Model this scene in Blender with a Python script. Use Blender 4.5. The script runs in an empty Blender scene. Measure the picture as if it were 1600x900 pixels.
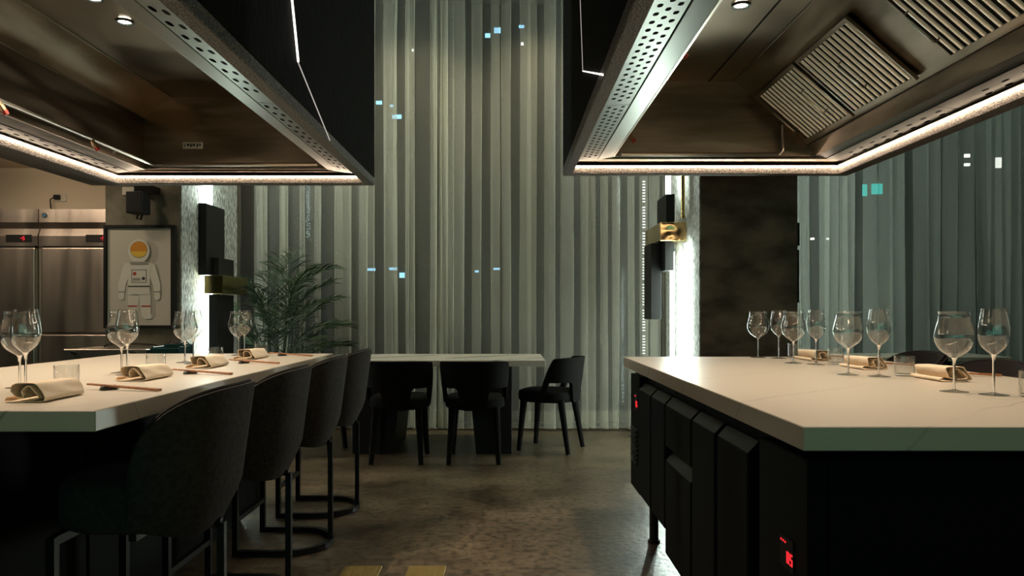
import bpy, bmesh, math, random
from mathutils import Vector, Matrix
random.seed(7)
PI = math.pi
S = bpy.context.scene
COL = S.collection
# ------------------------------------------------------------------ camera, world, lights, exposure
F, VX, VY, EYE = 1150.0, 793.0, 487.0, 1.133          # focal length in px of the 1600 px frame, vanishing point, eye height
cam_d = bpy.data.cameras.new('camera'); cam = bpy.data.objects.new('camera', cam_d); COL.objects.link(cam)
cam.location = (0, 0, EYE); cam.rotation_euler = (PI/2, 0, 0)
cam_d.sensor_width = 36; cam_d.lens = 36*F/1600
cam_d.shift_x = (800-VX)/1600; cam_d.shift_y = (VY-450)/1600
cam_d.clip_start = 0.05; cam_d.clip_end = 300
S.camera = cam
S.view_settings.view_transform = 'Standard'; S.view_settings.look = 'None'
S.view_settings.gamma = 1; S.view_settings.use_curve_mapping = False
S.view_settings.exposure = 0.5
S.cycles.transparent_max_bounces = 32
S.cycles.max_bounces = 10
S.cycles.sample_clamp_indirect = 4
w = bpy.data.worlds.new('night'); S.world = w; w.use_nodes = True
w.node_tree.nodes['Background'].inputs[0].default_value = (0.10, 0.14, 0.17, 1)
w.node_tree.nodes['Background'].inputs[1].default_value = 0.035

def lamp(name, kind, loc, power, color, aim=None, size=0.1, size_y=None, spot=None, blend=0.6):
    d = bpy.data.lights.new(name, kind); o = bpy.data.objects.new(name, d); COL.objects.link(o)
    d.energy = power; d.color = color; o.location = loc
    if kind == 'AREA':
        d.size = size
        if size_y: d.shape = 'RECTANGLE'; d.size_y = size_y
    else:
        d.shadow_soft_size = size
    if spot: d.spot_size = math.radians(spot); d.spot_blend = blend
    if aim: o.rotation_euler = (Vector(aim)-Vector(loc)).to_track_quat('-Z', 'Y').to_euler()
    return o
WARM = (1.0, 0.80, 0.56)
COOL = (0.90, 1.0, 0.90)
# ceiling spots that wash the curtains (in the ceiling above the frame)
for x in (-2.3, -1.0, 0.25, 1.5):
    lamp('ceiling_spot', 'SPOT', (x, 6.25, 4.28), 52, (1.0, 0.91, 0.64), (x, 7.0, 1.2), 0.04, spot=95, blend=1)
for x in (2.9, 4.4):
    lamp('ceiling_spot', 'SPOT', (x, 6.25, 4.28), 13, (0.75, 1.0, 0.84), (x, 7.0, 1.2), 0.04, spot=95, blend=1)
# aisle ceiling light
lamp('aisle_spot', 'SPOT', (-0.25, 3.4, 4.28), 24, WARM, (-0.2, 3.5, 0), 0.05, spot=40, blend=1)
# added warm fills for the column, kitchen wall and fridge, no real fixtures
lamp('column_fill', 'SPOT', (-3.7, 3.0, 4.2), 90, WARM, (-2.75, 5.4, 1.5), 0.3, spot=36, blend=1)
lamp('kitchen_wall_fill', 'AREA', (-4.1, 6.0, 2.44), 1.4, WARM, (-4.1, 6.85, 2.2), 0.6, 0.1)
lamp('fridge_fill', 'AREA', (-4.0, 4.6, 2.6), 12, WARM, (-4.0, 6.4, 1.2), 0.5, 0.2)
# dim teal area lamp for light inferred behind the viewer, its source unseen
lamp('teal_rear_light', 'AREA', (0.2, -3.7, 1.5), 20, (0.32, 1.0, 0.74), (0.2, 3, 1.2), 7.0, 2.4)

# ------------------------------------------------------------------ mesh helpers
class MB:
    def __init__(self): self.v = []; self.f = []
    def add(self, vs, fs):
        n = len(self.v); self.v += [tuple(p) for p in vs]; self.f += [tuple(i+n for i in f) for f in fs]; return self
    def box(self, x0, x1, y0, y1, z0, z1):
        return self.add([(x0,y0,z0),(x1,y0,z0),(x1,y1,z0),(x0,y1,z0),(x0,y0,z1),(x1,y0,z1),(x1,y1,z1),(x0,y1,z1)],
            [(0,3,2,1),(4,5,6,7),(0,1,5,4),(1,2,6,5),(2,3,7,6),(3,0,4,7)])
    def quad(self, *p): return self.add(p, [tuple(range(len(p)))])
    def grid(self, rows, cu=False, cv=False):
        n = len(self.v); R = len(rows); Cn = len(rows[0])
        for r in rows: self.v += [tuple(p) for p in r]
        for i in range(R if cu else R-1):
            for j in range(Cn if cv else Cn-1):
                a, b, c, d = i*Cn+j, i*Cn+(j+1) % Cn, ((i+1) % R)*Cn+(j+1) % Cn, ((i+1) % R)*Cn+j
                self.f.append((n+a, n+b, n+c, n+d))
        return self
    def lathe(self, prof, n=24, c=(0,0,0)):
        return self.grid([[(c[0]+r*math.cos(2*PI*k/n), c[1]+r*math.sin(2*PI*k/n), c[2]+z) for k in range(n)] for r, z in prof], cv=True)
    def tube(self, pts, r, n=8, caps=True, square=False):
        pts = [Vector(p) for p in pts]; m = len(pts)
        rs = r if isinstance(r, (list, tuple)) else [r]*m
        rows = []; up = None
        for i, p in enumerate(pts):
            t = (pts[min(i+1, m-1)]-pts[max(i-1, 0)]).normalized()
            if up is None:
                up = Vector((0,0,1)) if abs(t.z) < 0.9 else Vector((1,0,0))
            s = t.cross(up).normalized(); up = s.cross(t).normalized()
            k = 1.0
            if 0 < i < m-1:
                k = 1.0/max(0.5, t.dot((pts[i+1]-p).normalized()))
            if square:
                rows.append([p+(s*a*rs[i]*k+up*b*rs[i]*1.0) for a, b in ((1,1),(-1,1),(-1,-1),(1,-1))])
            else:
                rows.append([p+(s*math.cos(2*PI*j/n)+up*math.sin(2*PI*j/n))*rs[i] for j in range(n)])
        b = len(self.v); self.grid(rows, cv=True); q = len(rows[0])
        if caps:
            self.f.append(tuple(b+j for j in range(q))); self.f.append(tuple(b+(m-1)*q+j for j in reversed(range(q))))
        return self
    def prism(self, poly, a, b, axis='y'):       # polygon in the other two axes, extruded from a to b
        def P(u, v, w): return {'x': (w,u,v), 'y': (u,w,v), 'z': (u,v,w)}[axis]
        n = len(poly)
        vs = [P(u, v, a) for u, v in poly]+[P(u, v, b) for u, v in poly]
        return self.add(vs, [tuple(range(n)), tuple(range(2*n-1, n-1, -1))]+[(i, i+n, (i+1) % n+n, (i+1) % n) for i in range(n)])
    def build(self, name, mat, parent=None, smooth=None, bev=0, seg=1, world=False):
        bm = bmesh.new(); vs = [bm.verts.new(p) for p in self.v]
        for f in self.f:
            try: bm.faces.new([vs[i] for i in f])
            except ValueError: pass
        bmesh.ops.recalc_face_normals(bm, faces=bm.faces)
        if bev:
            es = [e for e in bm.edges if len(e.link_faces) == 2 and e.calc_face_angle(0) > 0.5]
            bmesh.ops.bevel(bm, geom=es, offset=bev, segments=seg, affect='EDGES', profile=0.5, clamp_overlap=True)
        me = bpy.data.meshes.new(name)
        if world and parent:
            L = parent.location.copy(); p = parent.parent
            while p: L += p.location; p = p.parent
            bmesh.ops.translate(bm, verts=bm.verts, vec=-L)
        bm.to_mesh(me); bm.free()
        if smooth:
            for p in me.polygons: p.use_smooth = True
            me.set_sharp_from_angle(angle=math.radians(smooth))
        me.materials.append(mat)
        o = bpy.data.objects.new(name, me); COL.objects.link(o)
        if parent: o.parent = parent
        return o

def tag(o, label=None, cat=None, group=None, kind=None):
    if label: o['label'] = label
    if cat: o['category'] = cat
    if group: o['group'] = group
    if kind: o['kind'] = kind
    return o
def thing(name, label, cat, loc=(0,0,0), rz=0, group=None, kind=None):
    o = bpy.data.objects.new(name, None); COL.objects.link(o); o.location = loc; o.rotation_euler = (0,0,rz)
    o.empty_display_size = 0.05
    return tag(o, label, cat, group, kind)
def dup(root, loc, rz=0, label=None):
    def cp(o, par):
        c = o.copy(); COL.objects.link(c)
        if par: c.parent = par
        for k in kids[o]: cp(k, c)
        return c
    kids = {}
    def walk(o):
        kids[o] = list(o.children)
        for k in kids[o]: walk(k)
    walk(root)
    r = cp(root, None); r.location = loc; r.rotation_euler = (0,0,rz)
    if label: r['label'] = label
    return r
def sub(o, label): o['label'] = label; return o

# ------------------------------------------------------------------ materials
def mat(name, color, rough=0.5, metal=0.0, **kw):
    m = bpy.data.materials.new(name); m.use_nodes = True
    b = m.node_tree.nodes['Principled BSDF']
    b.inputs['Base Color'].default_value = (*color, 1); b.inputs['Roughness'].default_value = rough
    b.inputs['Metallic'].default_value = metal
    for k, v in kw.items(): b.inputs[k.replace('_', ' ')].default_value = v
    return m
def nodes(m): return m.node_tree.nodes, m.node_tree.links, m.node_tree.nodes['Principled BSDF']
def noise_bump(m, scale=(1,1,1), size=30, strength=0.3, dist=0.01, detail=4, colors=None, rough=None, lo=0.35, hi=0.65):
    N, L, b = nodes(m)
    tc = N.new('ShaderNodeTexCoord'); mp = N.new('ShaderNodeMapping'); mp.inputs['Scale'].default_value = scale
    nz = N.new('ShaderNodeTexNoise'); nz.inputs['Scale'].default_value = size; nz.inputs['Detail'].default_value = detail
    L.new(tc.outputs['Object'], mp.inputs[0]); L.new(mp.outputs[0], nz.inputs['Vector'])
    if strength:
        bp = N.new('ShaderNodeBump'); bp.inputs['Strength'].default_value = strength; bp.inputs['Distance'].default_value = dist
        L.new(nz.outputs[0], bp.inputs['Height']); L.new(bp.outputs[0], b.inputs['Normal'])
    def ramp(c0, c1, sock):
        r = N.new('ShaderNodeValToRGB'); r.color_ramp.elements[0].position = lo; r.color_ramp.elements[1].position = hi
        r.color_ramp.elements[0].color = (*c0, 1); r.color_ramp.elements[1].color = (*c1, 1)
        L.new(nz.outputs[0], r.inputs[0]); L.new(r.outputs[0], sock)
    if colors: ramp(colors[0], colors[1], b.inputs['Base Color'])
    if rough: ramp((rough[0],)*3, (rough[1],)*3, b.inputs['Roughness'])
    return m
def emit(name, color, strength):
    m = bpy.data.materials.new(name); m.use_nodes = True; N = m.node_tree.nodes; N.clear()
    e = N.new('ShaderNodeEmission'); e.inputs[0].default_value = (*color, 1); e.inputs[1].default_value = strength
    o = N.new('ShaderNodeOutputMaterial'); m.node_tree.links.new(e.outputs[0], o.inputs[0]); return m
def marble(name, base, vein, width, scale, amount, mask=(0.42, 0.62)):
    m = mat(name, base, 0.32); N, L, b = nodes(m)
    tc = N.new('ShaderNodeTexCoord')
    mp = N.new('ShaderNodeMapping'); mp.inputs['Rotation'].default_value = (0.3, 0.2, 0.5); mp.inputs['Scale'].default_value = (1.6, 0.7, 1)
    L.new(tc.outputs['Object'], mp.inputs[0])
    nz = N.new('ShaderNodeTexNoise'); nz.inputs['Scale'].default_value = 2.2; nz.inputs['Detail'].default_value = 5
    L.new(tc.outputs['Object'], nz.inputs['Vector'])
    dt = N.new('ShaderNodeVectorMath'); dt.operation = 'DOT_PRODUCT'; dt.inputs[1].default_value = (0.66, -0.75, -0.66); L.new(tc.outputs['Object'], dt.inputs[0])
    wob = N.new('ShaderNodeMath'); wob.operation = 'MULTIPLY_ADD'; wob.inputs[1].default_value = 0.16; L.new(nz.outputs[0], wob.inputs[0]); L.new(dt.outputs['Value'], wob.inputs[2])
    s = N.new('ShaderNodeMath'); s.operation = 'PINGPONG'; s.inputs[1].default_value = scale; 
    sh = N.new('ShaderNodeMath'); sh.operation = 'ADD'; sh.inputs[1].default_value = -0.21; L.new(wob.outputs[0], sh.inputs[0]); L.new(sh.outputs[0], s.inputs[0])
    a = N.new('ShaderNodeMath'); a.operation = 'ABSOLUTE'; L.new(s.outputs[0], a.inputs[0])
    r = N.new('ShaderNodeMapRange'); r.inputs['From Min'].default_value = 0; r.inputs['From Max'].default_value = width
    r.inputs['To Min'].default_value = amount; r.inputs['To Max'].default_value = 0; L.new(a.outputs[0], r.inputs['Value'])
    n2 = N.new('ShaderNodeTexNoise'); n2.inputs['Scale'].default_value = 1.7; L.new(tc.outputs['Object'], n2.inputs['Vector'])
    r2 = N.new('ShaderNodeMapRange'); r2.inputs['From Min'].default_value = mask[0]; r2.inputs['From Max'].default_value = mask[1]; L.new(n2.outputs[0], r2.inputs['Value'])
    mu = N.new('ShaderNodeMath'); mu.operation = 'MULTIPLY'; L.new(r.outputs[0], mu.inputs[0]); L.new(r2.outputs[0], mu.inputs[1])
    mx = N.new('ShaderNodeMix'); mx.data_type = 'RGBA'; mx.inputs[6].default_value = (*base, 1); mx.inputs[7].default_value = (*vein, 1)
    L.new(mu.outputs[0], mx.inputs[0]); L.new(mx.outputs[2], b.inputs['Base Color'])
    return m
def thin_glass(name, tint=(1,1,1), ior=1.5, boost=1.0):
    m = bpy.data.materials.new(name); m.use_nodes = True; N = m.node_tree.nodes; L = m.node_tree.links; N.clear()
    t = N.new('ShaderNodeBsdfTransparent'); t.inputs[0].default_value = (*tint, 1)
    g = N.new('ShaderNodeBsdfGlossy'); g.inputs['Roughness'].default_value = 0.0
    fr = N.new('ShaderNodeLayerWeight')      # Schlick: f0 + (1-f0) * (1-cos)^5, same from both sides of the thin wall
    p5 = N.new('ShaderNodeMath'); p5.operation = 'POWER'; p5.inputs[1].default_value = 3.2; L.new(fr.outputs['Facing'], p5.inputs[0])
    f0 = ((ior-1)/(ior+1))**2*boost
    k = N.new('ShaderNodeMath'); k.operation = 'MULTIPLY_ADD'; k.inputs[1].default_value = 1-f0; k.inputs[2].default_value = f0; k.use_clamp = True; L.new(p5.outputs[0], k.inputs[0])
    fr.inputs['Blend'].default_value = 0.5
    mx = N.new('ShaderNodeMixShader'); L.new(k.outputs[0], mx.inputs[0]); L.new(t.outputs[0], mx.inputs[1]); L.new(g.outputs[0], mx.inputs[2])
    o = N.new('ShaderNodeOutputMaterial'); L.new(mx.outputs[0], o.inputs[0]); return m
def sheer(name, color, density):
    m = bpy.data.materials.new(name); m.use_nodes = True; N = m.node_tree.nodes; L = m.node_tree.links; N.clear()
    t = N.new('ShaderNodeBsdfTransparent')
    d = N.new('ShaderNodeBsdfDiffuse'); d.inputs[0].default_value = (*color, 1)
    tr = N.new('ShaderNodeBsdfTranslucent'); tr.inputs[0].default_value = (*color, 1)
    m1 = N.new('ShaderNodeMixShader'); m1.inputs[0].default_value = 0.4; L.new(d.outputs[0], m1.inputs[1]); L.new(tr.outputs[0], m1.inputs[2])
    lw = N.new('ShaderNodeLayerWeight'); lw.inputs['Blend'].default_value = 0.5
    def mth(op, a, b_):
        n_ = N.new('ShaderNodeMath'); n_.operation = op
        for i_, v in enumerate((a, b_)):
            if isinstance(v, float): n_.inputs[i_].default_value = v
            else: L.new(v, n_.inputs[i_])
        return n_.outputs[0]
    cs = mth('MAXIMUM', mth('SUBTRACT', 1.0, lw.outputs['Facing']), 0.1)
    op_ = mth('SUBTRACT', 1.0, mth('POWER', 1.0-density, mth('DIVIDE', 1.0, cs)))
    m2 = N.new('ShaderNodeMixShader'); L.new(op_, m2.inputs[0]); L.new(t.outputs[0], m2.inputs[1]); L.new(m1.outputs[0], m2.inputs[2])
    o = N.new('ShaderNodeOutputMaterial'); L.new(m2.outputs[0], o.inputs[0]); return m

M = {}
M['plaster'] = noise_bump(mat('black_plaster', (0.012,0.011,0.010), 0.9, Specular_IOR_Level=0.08), (9,9,0.7), 14, 0.7, 0.02, 6, ((0.003,0.0028,0.0026),(0.011,0.0095,0.008)))
M['stipple'] = noise_bump(mat('stippled_plaster', (0.05,0.045,0.04), 0.8), (1,1,1), 160, 0.8, 0.01, 4, ((0.04,0.036,0.032),(0.21,0.185,0.155)))
M['steel'] = noise_bump(mat('brushed_steel', (0.50,0.46,0.41), 0.3, 1.0), (1,14,14), 20, 0.04, 0.004, 5, None, (0.30,0.48))
M['steel_dull'] = noise_bump(mat('hood_steel', (0.2,0.16,0.12), 0.4, 1.0), (0.6,0.6,4), 3, 0.03, 0.01, 3, ((0.20,0.15,0.10),(0.34,0.265,0.195)), (0.28,0.46))
M['strip_steel'] = mat('strip_steel', (0.14,0.155,0.135), 0.36, 1.0)
M['slat_steel'] = mat('slat_steel', (0.78,0.72,0.64), 0.4, 1.0)
M['fridge_steel'] = noise_bump(mat('fridge_steel', (0.60,0.51,0.45), 0.38, 1.0), (2.2,2.2,0.25), 3, 0.2, 0.03, 2, None, (0.32,0.45))
M['dark'] = mat('dark_void', (0.004,0.004,0.004), 0.9)
M['black'] = mat('black_powder_coat', (0.009,0.008,0.008), 0.55, Specular_IOR_Level=0.3)
M['cabinet'] = noise_bump(mat('black_cabinet', (0.003,0.003,0.0025), 0.6, Specular_IOR_Level=0.08), (1,1,1), 200, 0.03, 0.002, 2)
M['metal_black'] = mat('black_metal', (0.012,0.011,0.010), 0.35, 0.6)
M['velvet'] = noise_bump(mat('grey_brown_velvet', (0.052,0.043,0.036), 0.9, Specular_IOR_Level=0.2), (1,1,1), 60, 0.08, 0.004, 3, ((0.028,0.023,0.02),(0.046,0.037,0.031)))
M['velvet_dark'] = noise_bump(mat('black_fabric', (0.006,0.0055,0.005), 0.95, Specular_IOR_Level=0.1), (1,1,1), 80, 0.08, 0.004, 3)
M['leather'] = noise_bump(mat('dark_brown_fabric', (0.035,0.026,0.024), 0.8, Specular_IOR_Level=0.2), (1,1,1), 60, 0.05, 0.004, 3)
M['marble'] = marble('cream_marble', (0.55,0.475,0.375), (0.22,0.19,0.155), 0.005, 0.23, 0.8, (0.38, 0.55))
M['marble_table'] = marble('veined_marble', (0.58,0.54,0.47), (0.03,0.028,0.025), 0.055, 0.22, 1.0, (0.3, 0.42))
M['concrete'] = noise_bump(mat('column_concrete', (0.2,0.18,0.15), 0.85), (1,1,1), 5, 0.35, 0.02, 8, ((0.10,0.09,0.066),(0.21,0.19,0.145)))
M['concrete_dark'] = noise_bump(mat('dark_concrete', (0.08,0.065,0.05), 0.8), (1,1,1.8), 3.2, 0.5, 0.02, 9, ((0.08,0.064,0.046),(0.26,0.205,0.15)))
M['concrete_rough_lit'] = noise_bump(mat('rough_concrete_lit', (0.3,0.29,0.26), 0.9), (1,2.2,0.8), 30, 1.0, 0.02, 8, ((0.16,0.16,0.14),(0.62,0.62,0.57)))  # pitted column side, tube light put into the paler colours
M['wall'] = noise_bump(mat('painted_wall', (0.58,0.49,0.38), 0.8), (1,1,1), 40, 0.05, 0.002, 2)
M['wall_dark'] = mat('dark_wall', (0.05,0.045,0.04), 0.8)
M['ceiling'] = mat('dark_ceiling', (0.05,0.045,0.04), 0.9)
M['led'] = emit('warm_led', (1.0, 0.76, 0.56), 32)
M['tube'] = emit('cool_led_tube', (0.84, 1.0, 0.90), 36)
M['bulb'] = emit('downlight_bulb', (1.0, 0.95, 0.82), 25)
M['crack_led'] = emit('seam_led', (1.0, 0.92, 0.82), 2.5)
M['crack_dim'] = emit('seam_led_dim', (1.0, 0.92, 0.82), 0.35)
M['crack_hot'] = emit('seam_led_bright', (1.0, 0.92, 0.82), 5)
M['string_led'] = emit('string_led', (0.9, 1.0, 0.92), 1.6)
M['red'] = emit('red_display', (1.0, 0.03, 0.04), 0.7)
M['glass'] = thin_glass('clear_glass', (0.985,0.985,0.98), 1.5, 2.2)
M['stem'] = mat('stem_glass', (1,1,1), 0.0, Transmission_Weight=1.0, IOR=1.5)
M['window_glass'] = thin_glass('window_glass', (0.8,0.84,0.84), 1.5, 0.10)
M['napkin'] = noise_bump(mat('sand_linen', (0.62,0.47,0.30), 0.9, Sheen_Weight=0.2), (1,1,1), 400, 0.25, 0.002, 2, ((0.72,0.55,0.37),(0.82,0.64,0.44)))
M['wood'] = noise_bump(mat('chopstick_wood', (0.32,0.12,0.045), 0.5), (3,3,3), 30, 0.05, 0.002, 2, ((0.24,0.09,0.03),(0.40,0.16,0.06)))
M['stone'] = mat('grey_glazed_stone', (0.035,0.033,0.028), 0.22)
M['brass'] = mat('polished_brass', (0.62,0.46,0.20), 0.16, 1.0)
M['brass_hammered'] = noise_bump(mat('hammered_brass', (0.70,0.46,0.22), 0.12, 1.0), (1,1,1), 7, 0.35, 0.05, 1)
M['brass_plate'] = noise_bump(mat('floor_brass', (0.55,0.38,0.14), 0.4, 0.9), (1,1,1), 60, 0.1, 0.004, 3)
M['paper'] = mat('print_paper', (0.55,0.52,0.46), 0.35)
M['print_white'] = mat('print_white', (0.68,0.66,0.60), 0.5)
M['print_grey'] = mat('print_grey', (0.30,0.28,0.25), 0.5)
M['print_shadow'] = mat('print_soft_grey', (0.42,0.39,0.34), 0.5)
M['print_black'] = mat('print_black', (0.03,0.03,0.03), 0.5)
M['print_orange'] = mat('print_orange', (0.62,0.26,0.035), 0.4)
M['print_gold'] = mat('print_gold', (0.75,0.50,0.07), 0.4)
M['print_red'] = mat('print_red', (0.40,0.03,0.02), 0.5)
M['white_plastic'] = mat('white_plastic', (0.5,0.47,0.40), 0.5)
M['teal_plastic'] = mat('teal_plastic', (0.01,0.05,0.05), 0.35)
M['leaf'] = noise_bump(mat('palm_leaf', (0.018,0.05,0.018), 0.5), (1,1,1), 8, 0, 0.01, 2, ((0.008,0.022,0.005),(0.028,0.058,0.016)))
M['cane'] = mat('palm_cane', (0.06,0.08,0.03), 0.6)
M['pot'] = mat('dark_pot', (0.03,0.028,0.025), 0.6)
M['soil'] = mat('soil', (0.02,0.014,0.01), 1.0)
M['red_cap'] = mat('red_cap', (0.35,0.03,0.015), 0.45)
M['copper'] = mat('dull_copper', (0.30,0.18,0.10), 0.4, 0.9)
M['pipe'] = mat('steel_pipe', (0.45,0.40,0.33), 0.3, 1.0)
M['sheer_a'] = sheer('sheer_curtain', (0.86,0.83,0.71), 0.17)
M['sheer_b'] = sheer('sheer_curtain_side', (0.74,0.78,0.70), 0.16)
M['frame_dark'] = mat('window_metal', (0.015,0.015,0.015), 0.5, 0.3)
M['far_wall'] = mat('distant_facade', (0.02,0.022,0.025), 0.9)
M['city_blue'] = emit('city_blue', (0.35,0.72,1.0), 1.6)
M['city_teal'] = emit('city_teal', (0.0,0.85,0.72), 0.7)
M['city_white'] = emit('city_white', (1.0,0.95,0.85), 2.2)
# floor: brown polished concrete with worn patches and cracks
m = mat('brown_concrete_floor', (0.2,0.14,0.09), 0.4); N, L, b = nodes(m)
tc = N.new('ShaderNodeTexCoord')
n1 = N.new('ShaderNodeTexNoise'); n1.inputs['Scale'].default_value = 1.9; n1.inputs['Detail'].default_value = 8; n1.inputs['Roughness'].default_value = 0.6
n2 = N.new('ShaderNodeTexNoise'); n2.inputs['Scale'].default_value = 26; n2.inputs['Detail'].default_value = 5
L.new(tc.outputs['Object'], n1.inputs['Vector']); L.new(tc.outputs['Object'], n2.inputs['Vector'])
r1 = N.new('ShaderNodeValToRGB'); e = r1.color_ramp.elements
e[0].position = 0.33; e[0].color = (0.040,0.028,0.017,1); e[1].position = 0.68; e[1].color = (0.165,0.120,0.072,1)
L.new(n1.outputs[0], r1.inputs[0])
r2 = N.new('ShaderNodeValToRGB'); e = r2.color_ramp.elements
e[0].position = 0.36; e[0].color = (0.30,0.28,0.26,1); e[1].position = 0.54; e[1].color = (1,1,1,1); L.new(n2.outputs[0], r2.inputs[0])
mx = N.new('ShaderNodeMix'); mx.data_type = 'RGBA'; mx.blend_type = 'MULTIPLY'; mx.inputs[0].default_value = 0.8
L.new(r1.outputs[0], mx.inputs[6]); L.new(r2.outputs[0], mx.inputs[7])
vo = N.new('ShaderNodeTexVoronoi'); vo.feature = 'DISTANCE_TO_EDGE'; vo.inputs['Scale'].default_value = 0.55
ad = N.new('ShaderNodeMix'); ad.data_type = 'RGBA'; ad.blend_type = 'ADD'; ad.inputs[0].default_value = 0.25
L.new(tc.outputs['Object'], ad.inputs[6]); L.new(n1.outputs[1], ad.inputs[7]); L.new(ad.outputs[2], vo.inputs['Vector'])
cr = N.new('ShaderNodeMapRange'); cr.inputs['From Max'].default_value = 0.005; cr.inputs['To Min'].default_value = 0.72; L.new(vo.outputs[0], cr.inputs['Value'])
m2 = N.new('ShaderNodeMix'); m2.data_type = 'RGBA'; m2.blend_type = 'MULTIPLY'; m2.inputs[0].default_value = 1
L.new(mx.outputs[2], m2.inputs[6]); L.new(cr.outputs[0], m2.inputs[7]); L.new(m2.outputs[2], b.inputs['Base Color'])
rr = N.new('ShaderNodeMapRange'); rr.inputs['To Min'].default_value = 0.2; rr.inputs['To Max'].default_value = 0.5; L.new(n1.outputs[0], rr.inputs['Value']); L.new(rr.outputs[0], b.inputs['Roughness'])
bp = N.new('ShaderNodeBump'); bp.inputs['Strength'].default_value = 0.25; bp.inputs['Distance'].default_value = 0.01; L.new(n2.outputs[0], bp.inputs['Height']); L.new(bp.outputs[0], b.inputs['Normal'])
M['floor'] = m

# ------------------------------------------------------------------ setting
XL, XR, YN, YB, ZC = -5.4, 5.6, -4.0, 7.28, 4.3
def struct(name, mb, m, label, cat, **kw):
    return tag(mb.build(name, m, **kw), label, cat, kind='structure')
struct('floor', MB().box(XL, XR, YN, YB+0.3, -0.1, 0), M['floor'], 'brown polished concrete floor with worn dark patches', 'floor')
struct('ceiling', MB().box(XL, XR, YN, YB+0.3, ZC, ZC+0.1), M['ceiling'], 'dark ceiling above the hoods', 'ceiling')
struct('wall_left', MB().box(XL-0.1, XL, YN, YB+0.3, 0, ZC), M['wall_dark'], 'dark side wall left of the kitchen', 'wall')
struct('wall_right', MB().box(XR, XR+0.1, YN, YB+0.3, 0, ZC), M['wall_dark'], 'dark side wall beyond the right curtain', 'wall')
struct('wall_front', MB().box(XL, XR, YN-0.1, YN, 0, ZC), M['wall_dark'], 'dark wall behind the viewer', 'wall')
struct('wall_kitchen', MB().box(XL, -2.96, 6.85, 6.95, 0, ZC), M['wall'], 'beige painted kitchen wall above the fridges', 'wall')
struct('ceiling_kitchen', MB().box(XL, -2.96, 5.2, 6.85, 2.47, 2.53), M['wall'], 'low beige kitchen ceiling over the fridges', 'ceiling')
# window wall behind the curtains: panes in a dark grid
wn = thing('window_1', 'tall dark window wall behind the sheer curtains, night city beyond', 'window', (0, YB, 0), kind='structure')
mx_ = [-2.9, -1.45, 0.0, 1.45, 2.9, 4.3, 5.58]
for a, bb in zip(mx_[:-1], mx_[1:]):
    for z0, z1 in ((0.03, 4.27),):
        MB().box(a+0.03, bb-0.03, YB-0.006, YB+0.006, z0, z1).build('pane', M['window_glass'], wn, world=True)
for x in mx_: MB().box(x-0.03, x+0.03, YB-0.04, YB+0.04, 0, ZC).build('mullion', M['frame_dark'], wn, world=True)
for z in (0.015, 4.285): MB().box(-2.9, 5.58, YB-0.035, YB+0.035, z-0.022, z+0.022).build('transom', M['frame_dark'], wn, world=True)
struct('wall_back', MB().box(XL, -2.96, YB, YB+0.1, 0, ZC), M['wall_dark'], 'dark wall behind the kitchen', 'wall')
# columns
cl = thing('column', 'concrete column carrying the framed astronaut print', 'column', (-2.67, 5.96, 0), kind='structure')
MB().box(-2.95, -2.404, 5.4, 6.53, 0, ZC).build('core', M['concrete'], cl, world=True)
sub(MB().box(-2.404, -2.396, 5.41, 6.52, 0, ZC).build('face', M['concrete_rough_lit'], cl, world=True), 'pitted concrete face, its colour paled for the light tube beside it')
cr_ = thing('column', 'dark board-marked concrete column right of the brass-block wall light', 'column', (1.77, 5.97, 0), kind='structure')
MB().box(1.417, 2.127, 5.4, 6.55, 0, ZC).build('core', M['concrete_dark'], cr_, world=True)
sub(MB().box(1.409, 1.417, 5.405, 6.54, 0, ZC).build('face', M['concrete_rough_lit'], cr_, world=True), 'rough concrete face, its colour paled for the light tube')

# ------------------------------------------------------------------ curtains
def curtain(name, x0, x1, yc, z0, z1, pitch0, m, label, seed, amp0=0.055, wide=()):
    rnd = random.Random(seed); folds = []; x = x0
    while x < x1:
        p = pitch0*rnd.uniform(0.6, 1.5)
        for a, bb, k in wide:
            if a < x < bb: p = pitch0*k
        folds.append((x, p, rnd.uniform(0.65, 1.25), rnd.uniform(0.38, 0.72), rnd.uniform(-1, 1), rnd.uniform(0, 6.28)))
        x += p
    rows = []; NZ = 22; NS = 18
    hem = 0.17
    zs = [z0, z0+hem] + [z0+hem+(z1-z0-hem)*k/(NZ-1) for k in range(1, NZ)]
    for z in zs:
        u = (z-z0)/(z1-z0); row = []
        pinch = max(0.0, (u-0.86)/0.14)
        for (fx, p, a, om, sh, ph) in folds:
            sway = 0.016*sh*math.sin(3.0*u+ph)*(1-pinch)
            for j in range(NS):
                t = j/NS; th = 2*PI*t
                A = amp0*a*(0.9+0.25*math.sin(5*u+ph))*(1-0.35*pinch)
                o = om*p
                row.append((fx+p*t-o*math.sin(th)+sway*math.sin(th/2), yc+A*math.sin(th+0.3*sh)+0.006*math.sin(9*u+ph+2*th), z))
        rows.append(row)
    root = thing(name, label, 'curtain', ((x0+x1)/2, yc, z0))
    MB().grid(rows).build('cloth', m, root, smooth=80, world=True)
    hr = []
    for z in (z0+0.002, z0+hem):
        k = 0 if z < z0+0.05 else 1
        hr.append([(p[0], p[1]+0.004, z) for p in rows[k]])
    MB().grid(hr).build('hem', m, root, smooth=80, world=True)
    return root
curtain('sheer_curtain', -2.75, -0.57, 7.06, 0.02, 4.24, 0.115, M['sheer_a'], 'pale sheer curtain hanging behind the palm and dining table', 3, wide=((-0.85,-0.57,0.45),))
curtain('sheer_curtain', -0.60, 1.55, 7.02, 0.02, 4.24, 0.118, M['sheer_a'], 'pale sheer curtain hanging behind the lone chair at the table end', 5)
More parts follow.
